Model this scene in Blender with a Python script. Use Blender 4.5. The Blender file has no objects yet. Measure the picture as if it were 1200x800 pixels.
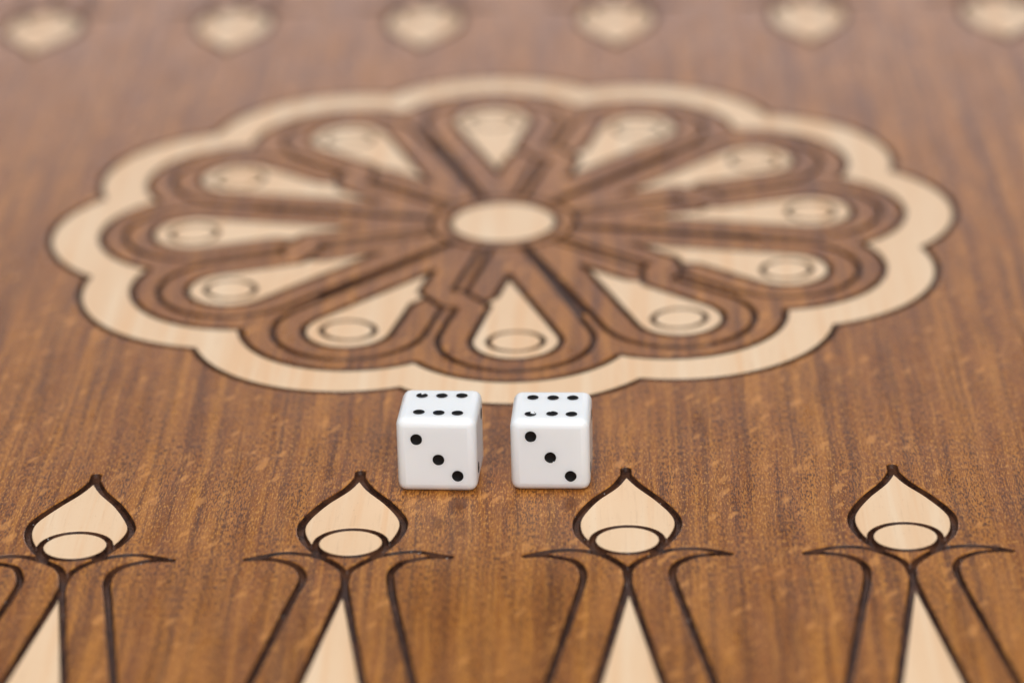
import bpy, bmesh, math, random
import numpy as np
from mathutils import Vector, Matrix
from mathutils.geometry import delaunay_2d_cdt

S = 0.04            # one board unit (spacing between two points) in metres
scene = bpy.context.scene
C = scene.collection

# ------------------------------------------------------------------ camera
F_PX, PITCH, YAW, ROLL = 4140.0, 0.397024, -0.0299605, -0.0246904
CAM = Vector((1.9455184, -12.0508713, 5.5930690)) * S
cy, sy, cp, sp = math.cos(YAW), math.sin(YAW), math.cos(PITCH), math.sin(PITCH)
fwd = Vector((sy * cp, cy * cp, -sp)); right = Vector((cy, -sy, 0)); up = right.cross(fwd)
cr, sr = math.cos(ROLL), math.sin(ROLL)
r2 = cr * right + sr * up; u2 = -sr * right + cr * up
cam_d = bpy.data.cameras.new('camera'); cam = bpy.data.objects.new('camera', cam_d); C.objects.link(cam)
m = Matrix((r2, u2, -fwd)).transposed().to_4x4(); m.translation = CAM
cam.matrix_world = m
cam_d.sensor_width = 36.0; cam_d.lens = F_PX / 1200 * 36.0
cam_d.clip_start = 0.02; cam_d.clip_end = 20
cam_d.dof.use_dof = True
cam_d.dof.focus_distance = (Vector((1.6 * S, -0.20 * S, 0.03 * S)) - CAM).dot(fwd)
cam_d.dof.aperture_fstop = 10.2
scene.camera = cam

# ------------------------------------------------------------------ light: soft room light and one big window behind the board
w = bpy.data.worlds.new('World'); scene.world = w; w.use_nodes = True
bg = w.node_tree.nodes['Background']; bg.inputs[0].default_value = (1.0, 0.96, 0.93, 1); bg.inputs[1].default_value = 0.10

def area(name, loc, target, sx, sy_, power, col):
    d = bpy.data.lights.new(name, 'AREA'); d.shape = 'RECTANGLE'; d.size = sx; d.size_y = sy_
    d.energy = power; d.color = col
    o = bpy.data.objects.new(name, d); C.objects.link(o); o.location = loc
    o.rotation_euler = (Vector(target) - Vector(loc)).to_track_quat('-Z', 'Y').to_euler()
    return o
CEN = (1.6 * S, 1.5 * S, 0)
area('window_light', (0.10, 2.6, 0.42), CEN, 2.2, 0.55, 10.0, (1.0, 0.925, 0.97))
area('ceiling_light', (-0.10, -0.05, 1.5), CEN, 0.9, 0.9, 10.5, (0.97, 0.985, 1.0))
area('front_light', (0.35, -1.5, 1.3), CEN, 1.3, 0.9, 34.0, (1.0, 0.99, 0.975))

vs = scene.view_settings
vs.view_transform = 'Standard'; vs.look = 'None'; vs.exposure = 0.0; vs.gamma = 1.0; vs.use_curve_mapping = False
scene.render.engine = 'CYCLES'

# ------------------------------------------------------------------ materials
class NT:
    def __init__(s, name):
        s.m = bpy.data.materials.new(name); s.m.use_nodes = True
        s.t = s.m.node_tree; s.b = s.t.nodes['Principled BSDF']
    def n(s, typ, **kw):
        nd = s.t.nodes.new(typ)
        for k, v in kw.items(): setattr(nd, k, v)
        return nd
    def l(s, a, b): s.t.links.new(a, b)
    def coords(s):
        return s.n('ShaderNodeTexCoord').outputs['Object']
    def mapped(s, vec, scale, rotz=0.0, loc=(0, 0, 0)):
        if rotz:
            r = s.n('ShaderNodeVectorRotate', rotation_type='Z_AXIS'); s.l(vec, r.inputs['Vector']); r.inputs['Angle'].default_value = rotz; vec = r.outputs[0]
        mp = s.n('ShaderNodeMapping'); s.l(vec, mp.inputs[0]); mp.inputs['Scale'].default_value = scale; mp.inputs['Location'].default_value = loc
        return mp.outputs[0]
    def noise(s, vec, detail=3, rough=0.55, dist=0.0):
        nd = s.n('ShaderNodeTexNoise'); s.l(vec, nd.inputs['Vector']); nd.inputs['Scale'].default_value = 1
        nd.inputs['Detail'].default_value = detail; nd.inputs['Roughness'].default_value = rough; nd.inputs['Distortion'].default_value = dist
        return nd.outputs['Fac']
    def rng(s, v, a, b, c=0.0, d=1.0, smooth=True):
        nd = s.n('ShaderNodeMapRange'); s.l(v, nd.inputs['Value'])
        if smooth: nd.interpolation_type = 'SMOOTHSTEP'
        for i, x in zip((1, 2, 3, 4), (a, b, c, d)): nd.inputs[i].default_value = x
        return nd.outputs[0]
    def mix(s, f, a, b, mode='MIX'):
        nd = s.n('ShaderNodeMix', data_type='RGBA', blend_type=mode)
        for sock, v in ((nd.inputs['Factor'], f), (nd.inputs['A'], a), (nd.inputs['B'], b)):
            if isinstance(v, (int, float)): sock.default_value = v
            elif isinstance(v, tuple): sock.default_value = (*v, 1)
            else: s.l(v, sock)
        return nd.outputs['Result']
    def math(s, op, a, b=0.0):
        nd = s.n('ShaderNodeMath', operation=op)
        for i, v in enumerate((a, b)):
            if isinstance(v, (int, float)): nd.inputs[i].default_value = v
            else: s.l(v, nd.inputs[i])
        return nd.outputs[0]
    def bump(s, h, strength, dist):
        nd = s.n('ShaderNodeBump'); s.l(h, nd.inputs['Height']); nd.inputs['Strength'].default_value = strength; nd.inputs['Distance'].default_value = dist
        s.l(nd.outputs[0], s.b.inputs['Normal'])

def stained_wood():
    k = NT('stained_beech'); v = k.coords()
    # coordinates in mm: x across the grain, y along it
    warp = k.n('ShaderNodeVectorMath', operation='ADD')
    wn = k.n('ShaderNodeTexNoise'); wn.inputs['Scale'].default_value = 28; wn.inputs['Detail'].default_value = 2; k.l(v, wn.inputs['Vector'])
    ws = k.n('ShaderNodeVectorMath', operation='SCALE'); k.l(wn.outputs['Color'], ws.inputs[0]); ws.inputs['Scale'].default_value = 0.0022
    k.l(v, warp.inputs[0]); k.l(ws.outputs[0], warp.inputs[1]); vw = warp.outputs[0]
    broad = k.noise(k.mapped(vw, (170, 5, 1)), 3, 0.55)
    streak = k.noise(k.mapped(vw, (620, 4.5, 1)), 3, 0.6)
    fibre = k.noise(k.mapped(vw, (1700, 45, 1)), 3, 0.65)
    pores = k.noise(k.mapped(v, (4300, 850, 1)), 2, 0.6)
    porepatch = k.noise(k.mapped(v, (330, 40, 1), loc=(7, 3, 0)), 2, 0.5)
    col = k.mix(k.rng(broad, 0.36, 0.64), (0.250, 0.083, 0.0155), (0.360, 0.135, 0.022))
    col = k.mix(k.math('MULTIPLY', k.rng(streak, 0.49, 0.61), 0.60), col, (0.098, 0.030, 0.010))
    col = k.mix(k.math('MULTIPLY', k.rng(streak, 0.46, 0.33), 0.60), col, (0.480, 0.200, 0.034))
    col = k.mix(k.math('MULTIPLY', k.rng(fibre, 0.51, 0.64), 0.45), col, (0.095, 0.031, 0.010))
    col = k.mix(k.math('MULTIPLY', k.rng(fibre, 0.47, 0.34), 0.45), col, (0.480, 0.210, 0.042))
    pm = k.math('MULTIPLY', k.rng(pores, 0.50, 0.59), k.rng(porepatch, 0.40, 0.60, 0.30, 1.0))
    col = k.mix(k.math('MULTIPLY', pm, 0.85), col, (0.062, 0.021, 0.008))
    pm2 = k.math('MULTIPLY', k.rng(pores, 0.46, 0.36), k.rng(porepatch, 0.60, 0.40, 0.35, 0.75))
    col = k.mix(pm2, col, (0.56, 0.265, 0.062))
    # ray flecks: short pale dashes leaning off the grain
    for (sx, sy_, ang, lo, amt, off) in ((480, 170, 28, 0.52, 0.52, 0.0), (330, 130, 20, 0.68, 0.56, 3.7)):
        fv = k.n('ShaderNodeTexVoronoi', feature='F1'); fv.inputs['Scale'].default_value = 1; fv.inputs['Randomness'].default_value = 1.0
        k.l(k.mapped(v, (sx, sy_, 1), rotz=math.radians(ang), loc=(off, off, 0)), fv.inputs['Vector'])
        fs = k.n('ShaderNodeSeparateColor'); k.l(fv.outputs['Color'], fs.inputs[0])
        pick = k.rng(fs.outputs[0], lo, lo + 0.15)
        edge = k.math('ADD', fv.outputs['Distance'], k.math('MULTIPLY', fibre, 0.35))
        fl = k.math('MULTIPLY', k.rng(edge, 0.49, 0.30), pick)
        col = k.mix(k.math('MULTIPLY', fl, amt), col, (0.60, 0.27, 0.075))
    # worn amber spots
    st = k.noise(k.mapped(v, (70, 55, 1), loc=(1.3, 5.1, 0)), 3, 0.6)
    col = k.mix(k.math('MULTIPLY', k.rng(st, 0.62, 0.74), 0.35), col, (0.34, 0.115, 0.012))
    # varnish worn through to a darker amber where the dice are thrown
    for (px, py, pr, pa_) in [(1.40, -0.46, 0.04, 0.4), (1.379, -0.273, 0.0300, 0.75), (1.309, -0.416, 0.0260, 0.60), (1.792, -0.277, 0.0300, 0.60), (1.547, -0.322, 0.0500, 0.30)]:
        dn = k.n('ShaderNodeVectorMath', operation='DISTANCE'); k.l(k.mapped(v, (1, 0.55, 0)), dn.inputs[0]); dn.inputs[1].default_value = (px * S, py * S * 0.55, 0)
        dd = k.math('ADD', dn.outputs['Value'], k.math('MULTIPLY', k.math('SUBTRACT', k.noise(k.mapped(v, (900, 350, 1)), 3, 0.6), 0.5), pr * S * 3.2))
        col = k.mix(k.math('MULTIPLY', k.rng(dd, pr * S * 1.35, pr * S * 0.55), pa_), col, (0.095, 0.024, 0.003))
    col = k.mix(1.0, col, (1.10, 1.045, 0.93), "MULTIPLY")     # reddish stain
    k.l(col, k.b.inputs['Base Color'])
    ro = k.rng(k.noise(k.mapped(v, (300, 60, 1)), 3), 0.3, 0.7, 0.26, 0.38, False)
    k.l(ro, k.b.inputs['Roughness']); k.b.inputs['Specular IOR Level'].default_value = 0.42
    h = k.math('ADD', k.math('MULTIPLY', fibre, 0.6), k.math('MULTIPLY', pores, 0.5))
    h = k.math('ADD', h, k.math('MULTIPLY', k.noise(k.mapped(v, (500, 260, 1)), 2), 0.9))
    k.bump(h, 0.35, 0.00012)
    return k.m

def pale_wood():
    k = NT('pale_maple'); v = k.coords()
    a = k.noise(k.mapped(v, (330, 10, 1), loc=(3, 1, 0)), 3, 0.55, 0.2)
    f = k.noise(k.mapped(v, (1900, 90, 1)), 3, 0.6)
    b = k.noise(k.mapped(v, (40, 12, 1), loc=(2, 9, 0)), 2, 0.5)
    col = k.mix(k.rng(b, 0.3, 0.7), (0.83, 0.56, 0.335), (0.87, 0.62, 0.395))
    col = k.mix(k.math('MULTIPLY', k.rng(a, 0.50, 0.66), 0.6), col, (0.82, 0.485, 0.245))
    col = k.mix(k.math('MULTIPLY', k.rng(a, 0.47, 0.33), 0.45), col, (0.90, 0.71, 0.50))
    col = k.mix(k.math('MULTIPLY', k.rng(f, 0.54, 0.75), 0.30), col, (0.58, 0.37, 0.21))
    sp_ = k.noise(k.mapped(v, (2500, 800, 1)), 2, 0.6)
    col = k.mix(k.math('MULTIPLY', k.rng(sp_, 0.62, 0.75), 0.35), col, (0.55, 0.34, 0.19))
    k.l(col, k.b.inputs['Base Color']); k.b.inputs['Roughness'].default_value = 0.40
    k.bump(k.math('ADD', f, sp_), 0.25, 0.00008)
    return k.m

def burnt():
    k = NT('burnt_groove'); v = k.coords()
    n = k.noise(k.mapped(v, (1800, 1800, 1800)), 4, 0.65)
    col = k.mix(k.rng(n, 0.3, 0.72), (0.013, 0.005, 0.0033), (0.066, 0.025, 0.013))
    col = k.mix(k.rng(k.noise(k.mapped(v, (260, 260, 260), loc=(9, 4, 1)), 2), 0.42, 0.62, 0.0, 0.55), col, (0.105, 0.042, 0.020))
    d = k.noise(k.mapped(v, (1300, 1300, 1300), loc=(4, 2, 8)), 1, 0.5)
    col = k.mix(k.math('MULTIPLY', k.rng(d, 0.765, 0.80), 0.75), col, (0.62, 0.58, 0.55))
    k.l(col, k.b.inputs['Base Color']); k.b.inputs['Roughness'].default_value = 0.45
    k.b.inputs['Specular IOR Level'].default_value = 0.22
    k.bump(n, 0.5, 0.0002)
    return k.m

def plain(name, col, rough, **kw):
    k = NT(name); k.b.inputs['Base Color'].default_value = (*col, 1); k.b.inputs['Roughness'].default_value = rough
    for a, b in kw.items(): k.b.inputs[a.replace('_', ' ')].default_value = b
    return k
M_DARK, M_PALE, M_GROOVE = stained_wood(), pale_wood(), burnt()

# ------------------------------------------------------------------ the carved drawing: strokes on the board plane (board units)
X0, X1, Y0, Y1 = -1.5, 4.5, -3.05, 8.22
H = 0.0055
gx = np.arange(X0 - 3 * H, X1 + 3 * H, H); gy = np.arange(Y0 - 3 * H, Y1 + 3 * H, H)
FLD = np.minimum(np.minimum(gx[None, :] - X0, X1 - gx[None, :]), np.minimum(gy[:, None] - Y0, Y1 - gy[:, None]))
FLD = np.minimum(FLD, 0.5)

def stroke(pts, width, closed=False):
    P = [tuple(p) for p in pts]
    if closed: P = P + [P[0]]
    mg = 0.06
    for (ax, ay), (bx, by) in zip(P[:-1], P[1:]):
        i0 = max(0, int((min(ax, bx) - mg - gx[0]) / H)); i1 = min(len(gx), int((max(ax, bx) + mg - gx[0]) / H) + 2)
        j0 = max(0, int((min(ay, by) - mg - gy[0]) / H)); j1 = min(len(gy), int((max(ay, by) + mg - gy[0]) / H) + 2)
        if i1 <= i0 or j1 <= j0: continue
        xx = gx[None, i0:i1]; yy = gy[j0:j1, None]
        dx, dy = bx - ax, by - ay; L2 = dx * dx + dy * dy + 1e-12
        t = np.clip(((xx - ax) * dx + (yy - ay) * dy) / L2, 0, 1)
        d = np.hypot(xx - ax - t * dx, yy - ay - t * dy) - width / 2
        np.minimum(FLD[j0:j1, i0:i1], d, out=FLD[j0:j1, i0:i1])

def crom(pts, n=8):
    P = [np.array(p, float) for p in pts]; P = [2 * P[0] - P[1]] + P + [2 * P[-1] - P[-2]]
    out = []
    for i in range(1, len(P) - 2):
        for k in range(n):
            t = k / n
            out.append(0.5 * (2 * P[i] + (P[i + 1] - P[i - 1]) * t + (2 * P[i - 1] - 5 * P[i] + 4 * P[i + 1] - P[i + 2]) * t * t + (3 * P[i] - P[i - 1] - 3 * P[i + 1] + P[i + 2]) * t ** 3))
    out.append(P[-2]); return out
def arc(cx, cy_, rx, ry, a0, a1, n):
    return [(cx + rx * math.cos(math.radians(a0 + (a1 - a0) * i / n)), cy_ + ry * math.sin(math.radians(a0 + (a1 - a0) * i / n))) for i in range(n + 1)]

# --- a point: onion-shaped head, oval, horned shoulders, long triangle
TEAR = [(0, -0.005), (0.045, -0.119), (0.117, -0.238), (0.173, -0.361), (0.187, -0.446), (0.170, -0.541), (0.132, -0.622), (0.092, -0.682)]
HORN_UP = [(0.0, -0.90), (0.010, -0.812), (0.043, -0.747), (0.096, -0.695), (0.160, -0.662), (0.237, -0.653), (0.310, -0.675), (0.364, -0.700)]
HORN_LO = [(0.364, -0.700), (0.308, -0.698), (0.246, -0.714), (0.195, -0.746), (0.163, -0.805), (0.156, -0.878), (0.171, -0.985)]
FAR_Y = 5.176
COLS = range(-1, 5)
rnd = random.Random(5)
def point_tf(col, far):
    if not far: return lambda p: (col + p[0], p[1])
    return lambda p: (col - p[0], FAR_Y - p[1])
TEAR_FAR = [(0, -0.005), (0.060, -0.105), (0.142, -0.225), (0.190, -0.355), (0.199, -0.455), (0.180, -0.560), (0.135, -0.635), (0.092, -0.682)]
def draw_point(tf, seed, tear):
    rn = random.Random(seed); j = lambda s: 1 + rn.uniform(-s, s)
    for s in (1, -1):
        mir = lambda L: [tf((s * x, y)) for x, y in L]
        jit = lambda L: [L[0]] + [(x + rn.uniform(-.0035, .0035), y + rn.uniform(-.0035, .0035)) for x, y in L[1:-1]] + [L[-1]]
        stroke(mir(crom(jit(tear))), 0.028 * j(.08))
        stroke(mir(crom(jit(HORN_UP))), 0.026 * j(.1))
        lo = crom(jit(HORN_LO)) + [(0.171 + 0.157 * (abs(y) - 0.985), y) for y in (-1.3, -1.7, -2.4, -3.08)]
        stroke(mir(lo), 0.026 * j(.1))
        stroke(mir([(0.0, -0.905)] + [(0.010 + 0.147 * (abs(y) - 0.985), y) for y in (-0.985, -1.5, -3.08)]), 0.025 * j(.1))
    stroke([tf((0, 0.026)), tf((0, -0.02))], 0.040)
    stroke([tf(p) for p in arc(0, -0.575, 0.126, 0.1125, 0, 360, 60)], 0.022)
for far in (False, True):
    for c_ in COLS: draw_point(point_tf(c_, far), c_ * 7 + far * 100 + 9, TEAR_FAR if far else TEAR)

# --- the rosette
RX, RY, PH = 1.4785, 2.6585, math.radians(3.44)
def polar_tf(deg):
    a = math.radians(deg) + PH; ca, sa = math.cos(a), math.sin(a)
    return lambda p: (RX + p[0] * ca - p[1] * sa, RY + p[0] * sa + p[1] * ca)
GW = 0.0265
BRIDGE = {-105: 'A', -45: 'B', 15: 'B', 75: 'A', 135: 'B', 195: 'A'}
stroke([polar_tf(0)(p) for p in arc(0, 0, 0.243, 0.25, 0, 360, 80)], GW)
stroke([polar_tf(0)(p) for p in arc(0, 0, 0.325, 0.325, 0, 360, 90)], 0.019)
for k in range(12):
    pa = -90 + 30 * k; tf = polar_tf(pa)
    a = math.degrees(math.atan2(0.4835, 1.804 - 1.345)); R = 0.670
    stroke([tf(p) for p in arc(1.345, 0, R, R, -a, a, 40)], GW)
    a = math.degrees(math.atan2(0.41, 1.555 - 1.305)); R = 0.480
    stroke([tf(p) for p in arc(1.305, 0, R, R, -a, a, 40)], GW)
    stroke([tf(p) for p in arc(1.36, 0, 0.321, 0.321, -105, 105, 50)], GW)
    stroke([tf(p) for p in arc(1.374, 0, 0.104, 0.114, 0, 360, 50)], 0.021)
    stroke([tf(p) for p in arc(1.374, 0, 0.188, 0.188, -105, 105, 40)], GW)
    stroke([tf((0.640, 0.0)), tf((0.652, 0))], 0.034)
    tang = (1.374 + 0.188 * math.cos(math.radians(105)), 0.188 * math.sin(math.radians(105)))
    for s in (1, -1):
        g = pa + 15 * s
        kind = None
        for b in BRIDGE:
            if (b - g) % 360 == 0: kind = BRIDGE[b]
        mir = lambda L: [tf((x, s * y)) for x, y in L]
        if kind is None:
            stroke(mir([(0.645, 0), tang]), GW)
        else:
            inner_cut = (kind == 'A') == (s == -1)
            if inner_cut:
                stroke(mir([(0.645, 0), (0.885, 0.064), (0.935, 0.110)]), GW)
                stroke(mir([(0.800, 0.205), (0.930, 0.120), (0.980, 0.094)]), GW)
                stroke(mir([(0.980, 0.094), tang]), GW)
            else:
                stroke(mir([(0.645, 0), (0.885, 0.066)]), GW)
                stroke(mir([(0.885, 0.066), (0.930, 0.132), (1.000, 0.240)]), GW)
                stroke(mir([(0.935, 0.124), (1.008, 0.100), tang]), GW)
for k in range(12):
    g = -105 + 30 * k; tf = polar_tf(g)
    br = any((b - g) % 360 == 0 for b in BRIDGE)
    if br:
        for s in (1, -1):
            stroke([tf((0.32, 0.026 * s)), tf((0.83, 0.031 * s))], GW)
            stroke([tf((1.015, 0.031 * s)), tf((1.314, 0.031 * s))], GW)
        stroke([tf((0.83, -0.031)), tf((0.83, 0.031))], GW)
        stroke([tf((1.015, -0.031)), tf((1.015, 0.031))], GW)
    else:
        for s in (1, -1): stroke([tf((0.32, 0.010 * s)), tf((1.314, 0.031 * s))], GW)
        stroke([tf((0.32, 0)), tf((1.12, 0))], 0.046)

# ------------------------------------------------------------------ outlines of every piece left standing between the grooves
def contours(F):
    ny, nx = F.shape; pos = F > 0
    c = pos[:-1, :-1] * 1 + pos[:-1, 1:] * 2 + pos[1:, 1:] * 4 + pos[1:, :-1] * 8
    js, is_ = np.nonzero((c > 0) & (c < 15))
    # edges of a cell: 0 bottom 1 right 2 top 3 left; directed with the solid on the left
    T = {1: [(0, 3)], 2: [(1, 0)], 3: [(1, 3)], 4: [(2, 1)], 5: [(0, 3), (2, 1)], 6: [(2, 0)], 7: [(2, 3)],
         8: [(3, 2)], 9: [(0, 2)], 10: [(1, 0), (3, 2)], 11: [(1, 2)], 12: [(3, 1)], 13: [(0, 1)], 14: [(3, 0)]}
    nxt = {}
    for j, i, cc in zip(js.tolist(), is_.tolist(), c[js, is_].tolist()):
        e = ((0, j, i), (1, j, i + 1), (0, j + 1, i), (1, j, i))
        for a, b in T[cc]: nxt[e[a]] = e[b]
    def xy(k):
        o, j, i = k
        if o == 0:
            a, b = F[j, i], F[j, i + 1]; return (gx[i] + H * a / (a - b), gy[j])
        a, b = F[j, i], F[j + 1, i]; return (gx[i], gy[j] + H * a / (a - b))
    loops = []
    while nxt:
        k, v = nxt.popitem(); L = [k]
        while v != k:
            L.append(v); v = nxt.pop(v)
        loops.append(np.array([xy(q) for q in L]))
    return loops

def simplify(P, tol):
    n = len(P)
    if n < 12: return P
    a = 0; b = int(np.argmax(np.hypot(*(P - P[0]).T)))
    keep = np.zeros(n + 1, bool); Q = np.vstack([P, P[:1]]); keep[[0, b, n]] = True
    st = [(0, b), (b, n)]
    while st:
        i, j = st.pop()
        if j - i < 2: continue
        d = Q[j] - Q[i]; L = math.hypot(*d) + 1e-12
        dd = np.abs((Q[i + 1:j, 0] - Q[i, 0]) * d[1] - (Q[i + 1:j, 1] - Q[i, 1]) * d[0]) / L
        k = int(np.argmax(dd))
        if dd[k] > tol or L > 0.6:
            k = i + 1 + (k if dd[k] > tol else (j - i) // 2); keep[k] = True; st += [(i, k), (k, j)]
    return Q[:-1][keep[:-1]]
def area2(P): return 0.5 * float(np.sum(P[:, 0] * np.roll(P[:, 1], -1) - np.roll(P[:, 0], -1) * P[:, 1]))
def inside(P, x, y):
    x1, y1 = P[:, 0], P[:, 1]; x2_, y2 = np.roll(x1, -1), np.roll(y1, -1)
    c = ((y1 > y) != (y2 > y)) & (x < (x2_ - x1) * (y - y1) / (y2 - y1 + 1e-30) + x1)
    return bool(np.count_nonzero(c) % 2)

loops = [simplify(L, 0.0005) for L in contours(FLD)]
loops = [(L, area2(L)) for L in loops if len(L) > 4]
outers = [(L, a) for L, a in loops if a > 0.0004]
holes = [(L, a) for L, a in loops if a < -0.0002]
regions = [dict(loops=[L], area=a) for L, a in outers]
for L, a in holes:
    best = None
    for r in regions:
        if r['area'] > -a and inside(r['loops'][0], *L[0]) and (best is None or r['area'] < best['area']): best = r
    if best: best['loops'].append(L)
def region_at(x, y):
    best = None
    for r in regions:
        if inside(r['loops'][0], x, y) and (best is None or r['area'] < best['area']): best = r
    return best

DEPTH, BEV, FLARE = 0.016, 0.0045, 0.0060
def piece(name, r, mat, parent, lift=0.0):
    """an outline with holes as a block with a rounded top edge and burnt, sloping flanks"""
    rings = []; verts = []; faces = []; mats = []; smooth = []
    cdt_v = []; cdt_e = []; cdt_map = []
    prof = [(-FLARE, -DEPTH - 0.001, 1), (0.0, -BEV * 1.3, 1), (BEV * 0.3, -BEV * 0.45, 0), (BEV, 0.0, 0)]
    for P in r['loops']:
        n = len(P); e1 = P - np.roll(P, 1, 0); e2 = np.roll(P, -1, 0) - P
        e1 /= np.linalg.norm(e1, axis=1)[:, None] + 1e-12; e2 /= np.linalg.norm(e2, axis=1)[:, None] + 1e-12
        n1 = np.c_[-e1[:, 1], e1[:, 0]]; n2 = np.c_[-e2[:, 1], e2[:, 0]]
        nn = n1 + n2; nn /= np.linalg.norm(nn, axis=1)[:, None] + 1e-12
        nn *= np.minimum(1.0 / np.maximum(np.sum(nn * n1, axis=1), 0.5), 1.6)[:, None]
        base = len(verts); K = len(prof)
        for off, z, _ in prof:
            Q = P + nn * off
            verts += [(x * S, y * S, (z + lift) * S) for x, y in Q]
        for q in range(K - 1):
            for i in range(n):
                k = (i + 1) % n
                faces.append((base + q * n + i, base + q * n + k, base + (q + 1) * n + k, base + (q + 1) * n + i))
                mats.append(1 if q < 2 else 0); smooth.append(True)
        top = base + (K - 1) * n; c0 = len(cdt_v)
        for i in range(n):
            cdt_v.append(Vector(verts[top + i][:2]) * 1000); cdt_map.append(top + i)
            cdt_e.append((c0 + i, c0 + (i + 1) % n))
    ov, oe, of, ovo, _, _ = delaunay_2d_cdt(cdt_v, cdt_e, [], 0, 1e-5)
    # keep the triangles that lie in the piece
    vmap = []
    for i, v in enumerate(ov):
        if ovo[i]: vmap.append(cdt_map[ovo[i][0]])
        else: verts.append((v.x / 1000, v.y / 1000, lift * S)); vmap.append(len(verts) - 1)
    cen = np.array([[(ov[f[0]].x + ov[f[1]].x + ov[f[2]].x) / 3, (ov[f[0]].y + ov[f[1]].y + ov[f[2]].y) / 3] for f in of])
    cnt = np.zeros(len(cen), int)
    for ea, eb in oe_list(cdt_v, cdt_e):
        if abs(ea[1] - eb[1]) < 1e-12: continue
        c = ((ea[1] > cen[:, 1]) != (eb[1] > cen[:, 1])) & (cen[:, 0] < (eb[0] - ea[0]) * (cen[:, 1] - ea[1]) / (eb[1] - ea[1]) + ea[0])
        cnt += c
    for f, k in zip(of, cnt):
        if k % 2 == 0: continue
        a, b, c = (ov[i] for i in f)
        idx = [vmap[i] for i in f]
        if (b - a).cross(c - a) < 0: idx.reverse()
        if len(set(idx)) < 3: continue
        faces.append(tuple(idx)); mats.append(0); smooth.append(False)
    me = bpy.data.meshes.new(name); me.from_pydata(verts, [], faces)
    me.materials.append(mat); me.materials.append(M_GROOVE)
    me.polygons.foreach_set('material_index', mats); me.polygons.foreach_set('use_smooth', smooth); me.update()
    o = bpy.data.objects.new(name, me); C.objects.link(o); o.parent = parent
    r['done'] = True
    return o
def oe_list(v, e): return [((v[a].x, v[a].y), (v[b].x, v[b].y)) for a, b in e]

def tag(o, label, cat, group=None, kind=None):
    o['label'] = label; o['category'] = cat
    if group: o['group'] = group
    if kind: o['kind'] = kind

board = bpy.data.objects.new('backgammon_board', None); C.objects.link(board); board.empty_display_size = 0.05
tag(board, 'brown stained wooden backgammon board carved with a pale twelve-petal rosette', 'game board')

# slab under the pieces: the bottom of every groove
def slab():
    bm = bmesh.new(); e = 0.012
    zt, zb = -DEPTH * S, -0.30 * S
    x0, x1, y0, y1 = (X0 - e) * S, (X1 + e) * S, (Y0 - e) * S, (Y1 + e) * S
    v = [bm.verts.new(p) for p in ((x0, y0, zb), (x1, y0, zb), (x1, y1, zb), (x0, y1, zb), (x0, y0, zt), (x1, y0, zt), (x1, y1, zt), (x0, y1, zt))]
    for f, mi in (((3, 2, 1, 0), 0), ((4, 5, 6, 7), 1), ((0, 1, 5, 4), 0), ((1, 2, 6, 5), 0), ((2, 3, 7, 6), 0), ((3, 0, 4, 7), 0)):
        bm.faces.new([v[i] for i in f]).material_index = mi
    me = bpy.data.meshes.new('core_panel'); bm.to_mesh(me); bm.free()
    me.materials.append(M_DARK); me.materials.append(M_GROOVE)
    o = bpy.data.objects.new('core_panel', me); C.objects.link(o); o.parent = board
slab()

def take(x, y, name, mat, parent):
    r = region_at(x, y)
    if r is None or r.get('done'): return None
    return piece(name, r, mat, parent)
field = max(regions, key=lambda r: r['area'])
piece('playing_field', field, M_DARK, board)
# the rosette: its scalloped pale border carries the petals
border = take(*polar_tf(0)((1.90, 0)), 'rosette_border', M_PALE, board)
take(RX, RY, 'rosette_hub', M_PALE, border)
take(*polar_tf(7)((0.285, 0)), 'hub_ring', M_DARK, border)
for k in range(12):
    tf = polar_tf(-90 + 30 * k)
    take(*tf((0.9, 0)), 'petal_inlay', M_PALE, border)
    take(*tf((1.374, 0)), 'petal_disc', M_PALE, border)
take(*polar_tf(0)((1.735, 0)), 'rosette_margin', M_DARK, border)
for far in (False, True):
    for c_ in COLS:
        tf = point_tf(c_, far)
        pt = take(*tf((0, -1.6)), 'point_triangle', M_PALE, board)
        take(*tf((0, -0.30)), 'onion_head', M_PALE, pt)
        take(*tf((0, -0.575)), 'head_disc', M_PALE, pt)
        for s in (1, -1): take(*tf((0.09 * s, -0.95)), 'point_band', M_DARK, pt)
        take(*tf((0, -0.745)), 'point_collar', M_DARK, pt)
for r in regions:
    if r.get('done'): continue
    x, y = r['loops'][0].mean(0)
    d = math.hypot(x - RX, y - RY)
    if d < 2.05: piece('petal_band', r, M_DARK, border)
    else: piece('field_panel', r, M_DARK, board)

# ------------------------------------------------------------------ dice
def white_plastic():
    k = plain('white_die_plastic', (0.855, 0.88, 0.905), 0.28, Subsurface_Weight=0.7, Subsurface_Scale=0.0016)
    k.b.inputs['Specular IOR Level'].default_value = 0.28
    k.b.inputs['Subsurface Radius'].default_value = (1.0, 0.9, 0.8)
    k.l(k.rng(k.noise(k.mapped(k.coords(), (300, 300, 300))), 0.35, 0.65, 0.33, 0.38, False), k.b.inputs['Roughness'])
    return k.m
def black_paint():
    k = plain('black_pip_paint', (0.004, 0.004, 0.005), 0.55)
    k.b.inputs['Specular IOR Level'].default_value = 0.25
    k.bump(k.noise(k.mapped(k.coords(), (5000, 5000, 5000)), 2), 0.3, 0.0001)
    return k.m
M_WHITE, M_BLACK = white_plastic(), black_paint()
PIP_R, PIP_D = 0.0222 * S, 0.0045 * S
Q = 0.074 * S
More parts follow.
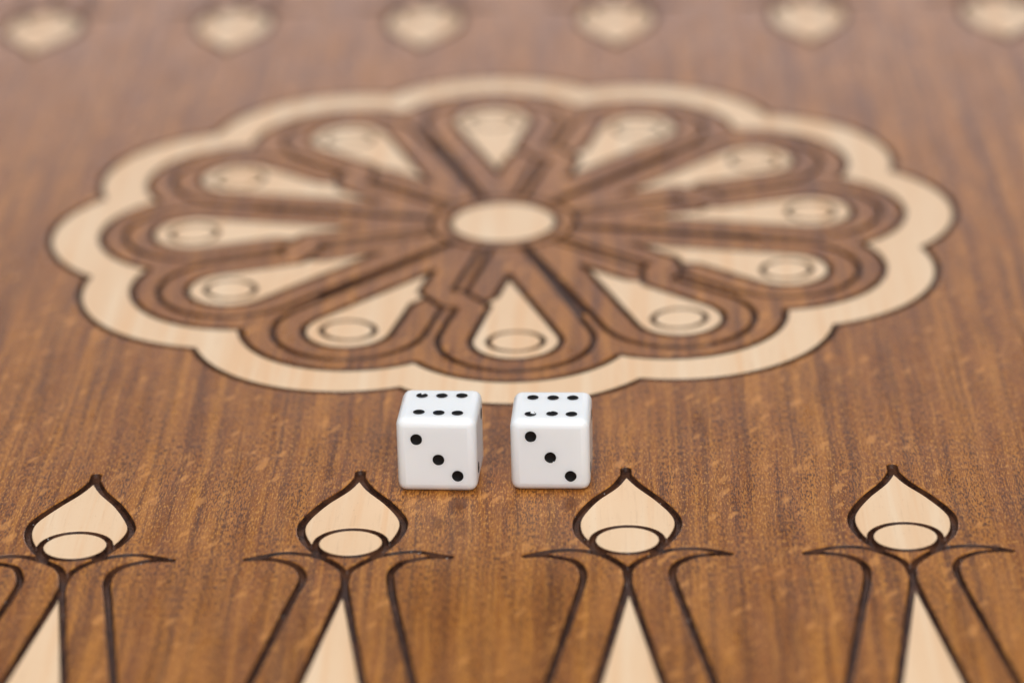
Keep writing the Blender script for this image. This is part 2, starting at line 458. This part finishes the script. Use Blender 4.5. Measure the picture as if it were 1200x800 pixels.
PATS = {1: [(0, 0)], 2: [(-1, 1), (1, -1)], 3: [(-1, 1), (0, 0), (1, -1)], 4: [(-1, -1), (-1, 1), (1, -1), (1, 1)],
        5: [(-1, -1), (-1, 1), (1, -1), (1, 1), (0, 0)], 6: [(-1, 1.04), (0, 1.04), (1, 1.04), (-1, -1.04), (0, -1.04), (1, -1.04)]}
# faces: value, normal, axis to the right, axis up
FACES = [(6, (0, 0, 1), (1, 0, 0), (0, 1, 0)), (1, (0, 0, -1), (1, 0, 0), (0, -1, 0)), (3, (0, -1, 0), (1, 0, 0), (0, 0, 1)),
         (4, (0, 1, 0), (-1, 0, 0), (0, 0, 1)), (2, (1, 0, 0), (0, -1, 0), (0, 0, 1)), (5, (-1, 0, 0), (0, 1, 0), (0, 0, 1))]

def make_die(label, x, y, rot, chips, seed, dims, offs):
    dims = Vector(dims) * S
    rn = random.Random(seed)
    root = bpy.data.objects.new('die', None); C.objects.link(root); root.empty_display_size = 0.01
    root.location = (x * S, y * S, 0.0); root.rotation_euler = (0, 0, math.radians(rot))
    tag(root, label, 'die', 'pair of dice on the board')
    bm = bmesh.new(); bmesh.ops.create_cube(bm, size=1.0); bmesh.ops.scale(bm, verts=bm.verts, vec=dims)
    bmesh.ops.bevel(bm, geom=bm.edges[:], offset=0.033 * S, segments=4, profile=0.5, affect='EDGES')
    bmesh.ops.translate(bm, verts=bm.verts, vec=(0, 0, dims.z / 2))
    me = bpy.data.meshes.new('body'); bm.to_mesh(me); bm.free()
    me.materials.append(M_WHITE)
    body = bpy.data.objects.new('body', me); C.objects.link(body); body.parent = root
    cut = bmesh.new()
    Rs = (PIP_R ** 2 + PIP_D ** 2) / (2 * PIP_D)
    for val, nr, ra, ua in FACES:
        nr, ra, ua = Vector(nr), Vector(ra), Vector(ua)
        for i, (a, b) in enumerate(PATS[val]):
            a2 = a * Q + rn.uniform(-.05, .05) * Q; b2 = b * Q + rn.uniform(-.05, .05) * Q
            o_ = offs.get((val, i), offs.get(val, (0, 0))); a2 += o_[0] * S; b2 += o_[1] * S
            pc = Vector((0, 0, dims.z / 2)) + nr * (abs(nr.dot(dims)) / 2) + ra * a2 + ua * b2
            ctr = pc + nr * (Rs - PIP_D)
            rot_m = Matrix((ra, ua, nr)).transposed().to_4x4()
            # cutter: a drum with a domed bottom
            NS, rows = 28, 5
            ring = []
            for q in range(rows + 1):
                rr = PIP_R * (1 - q / rows) if q else PIP_R
                z = -(math.sqrt(max(Rs * Rs - rr * rr, 0)) - (Rs - PIP_D))
                ring.append([(rr * math.cos(2 * math.pi * t / NS), rr * math.sin(2 * math.pi * t / NS), z) for t in range(NS)] if q < rows else [(0, 0, z)])
            put = lambda co: (Matrix.Translation(pc) @ rot_m) @ Vector(co)
            topv = [cut.verts.new(put((PIP_R * math.cos(2 * math.pi * t / NS), PIP_R * math.sin(2 * math.pi * t / NS), 0.012 * S))) for t in range(NS)]
            prev = topv; cut.faces.new(topv)
            for q in range(rows + 1):
                if q < rows:
                    cur = [cut.verts.new(put(c)) for c in ring[q]]
                    for t in range(NS): cut.faces.new((prev[t], cur[t], cur[(t + 1) % NS], prev[(t + 1) % NS]))
                    prev = cur
                else:
                    tip = cut.verts.new(put(ring[q][0]))
                    for t in range(NS): cut.faces.new((prev[t], tip, prev[(t + 1) % NS]))
            # painted bowl, a hair above the hollow
            pv, pf, pm = [], [], []
            PRW = 8; wob = [rn.uniform(.94, 1.02) for _ in range(NS)]
            wob = [(wob[t - 1] + wob[t] + wob[(t + 1) % NS]) / 3 for t in range(NS)]
            ch = chips.get((val, i), [])
            for q in range(PRW + 1):
                fr = 1 - q / PRW
                for t in range(NS):
                    an = 2 * math.pi * t / NS; rr = PIP_R * fr * wob[t]
                    z = -(math.sqrt(Rs * Rs - rr * rr) - (Rs - PIP_D)) + 0.0007 * S
                    pv.append((rr * math.cos(an), rr * math.sin(an), z * 1.0))
            for q in range(PRW):
                for t in range(NS):
                    k = (t + 1) % NS
                    cx_ = sum(pv[g][0] for g in (q * NS + t, q * NS + k)) / 2 / PIP_R; cy2 = sum(pv[g][1] for g in (q * NS + t, q * NS + k)) / 2 / PIP_R
                    gone = any(math.hypot(cx_ - hx, cy2 - hy) < hr * rn.uniform(.8, 1.15) for hx, hy, hr in ch)
                    if gone: continue          # the paint has flaked off here
                    pf.append((q * NS + t, q * NS + k, (q + 1) * NS + k, (q + 1) * NS + t))
            pme = bpy.data.meshes.new('pip'); pme.from_pydata(pv, [], pf); pme.materials.append(M_BLACK); pme.update()
            for pl in pme.polygons: pl.use_smooth = True
            po = bpy.data.objects.new('pip', pme); C.objects.link(po); po.parent = root
            po.matrix_local = Matrix.Translation(pc) @ rot_m
    bmesh.ops.recalc_face_normals(cut, faces=cut.faces)
    cme = bpy.data.meshes.new('cutter'); cut.to_mesh(cme); cut.free()
    co = bpy.data.objects.new('cutter', cme); C.objects.link(co)
    co.matrix_world = root.matrix_basis.copy()
    bpy.context.view_layer.update()
    md = body.modifiers.new('hollows', 'BOOLEAN'); md.operation = 'DIFFERENCE'; md.object = co; md.solver = 'EXACT'
    dg = bpy.context.evaluated_depsgraph_get(); ev = body.evaluated_get(dg)
    nm = bpy.data.meshes.new_from_object(ev); body.modifiers.clear(); body.data = nm; nm.name = 'body'
    bpy.data.objects.remove(co)
    try: nm.set_sharp_from_angle(angle=math.radians(28))
    except Exception: pass
    for pl in nm.polygons: pl.use_smooth = max(abs(c) for c in pl.normal) < 0.9995
    return root

make_die('white die showing two pips on its narrow visible side face', 1.307, -0.012, -3.3, {(6, 0): [(0.05, 0.92, 0.24)]}, 3, (0.298, 0.298, 0.296),
         {6: (0.005, -0.004), (3, 0): (0.004, -0.009), (3, 1): (0.004, -0.011), (3, 2): (0.006, -0.003)})
make_die('white die with a badly flaked pip on its top face', 1.725, -0.019, -2.2, {(6, 3): [(0.35, 0.78, 0.36), (0.72, 0.50, 0.22)], (6, 4): [(-0.3, 1.0, 0.15)], (3, 1): [(0.45, -0.95, 0.16)]}, 8, (0.294, 0.288, 0.288),
         {6: (0.004, -0.003), (6, 0): (0.004, -0.012), (6, 1): (0.004, -0.012), (6, 2): (0.004, -0.012), (3, 0): (0.005, 0.003), (3, 1): (0, -0.003), (3, 2): (0, -0.004)})
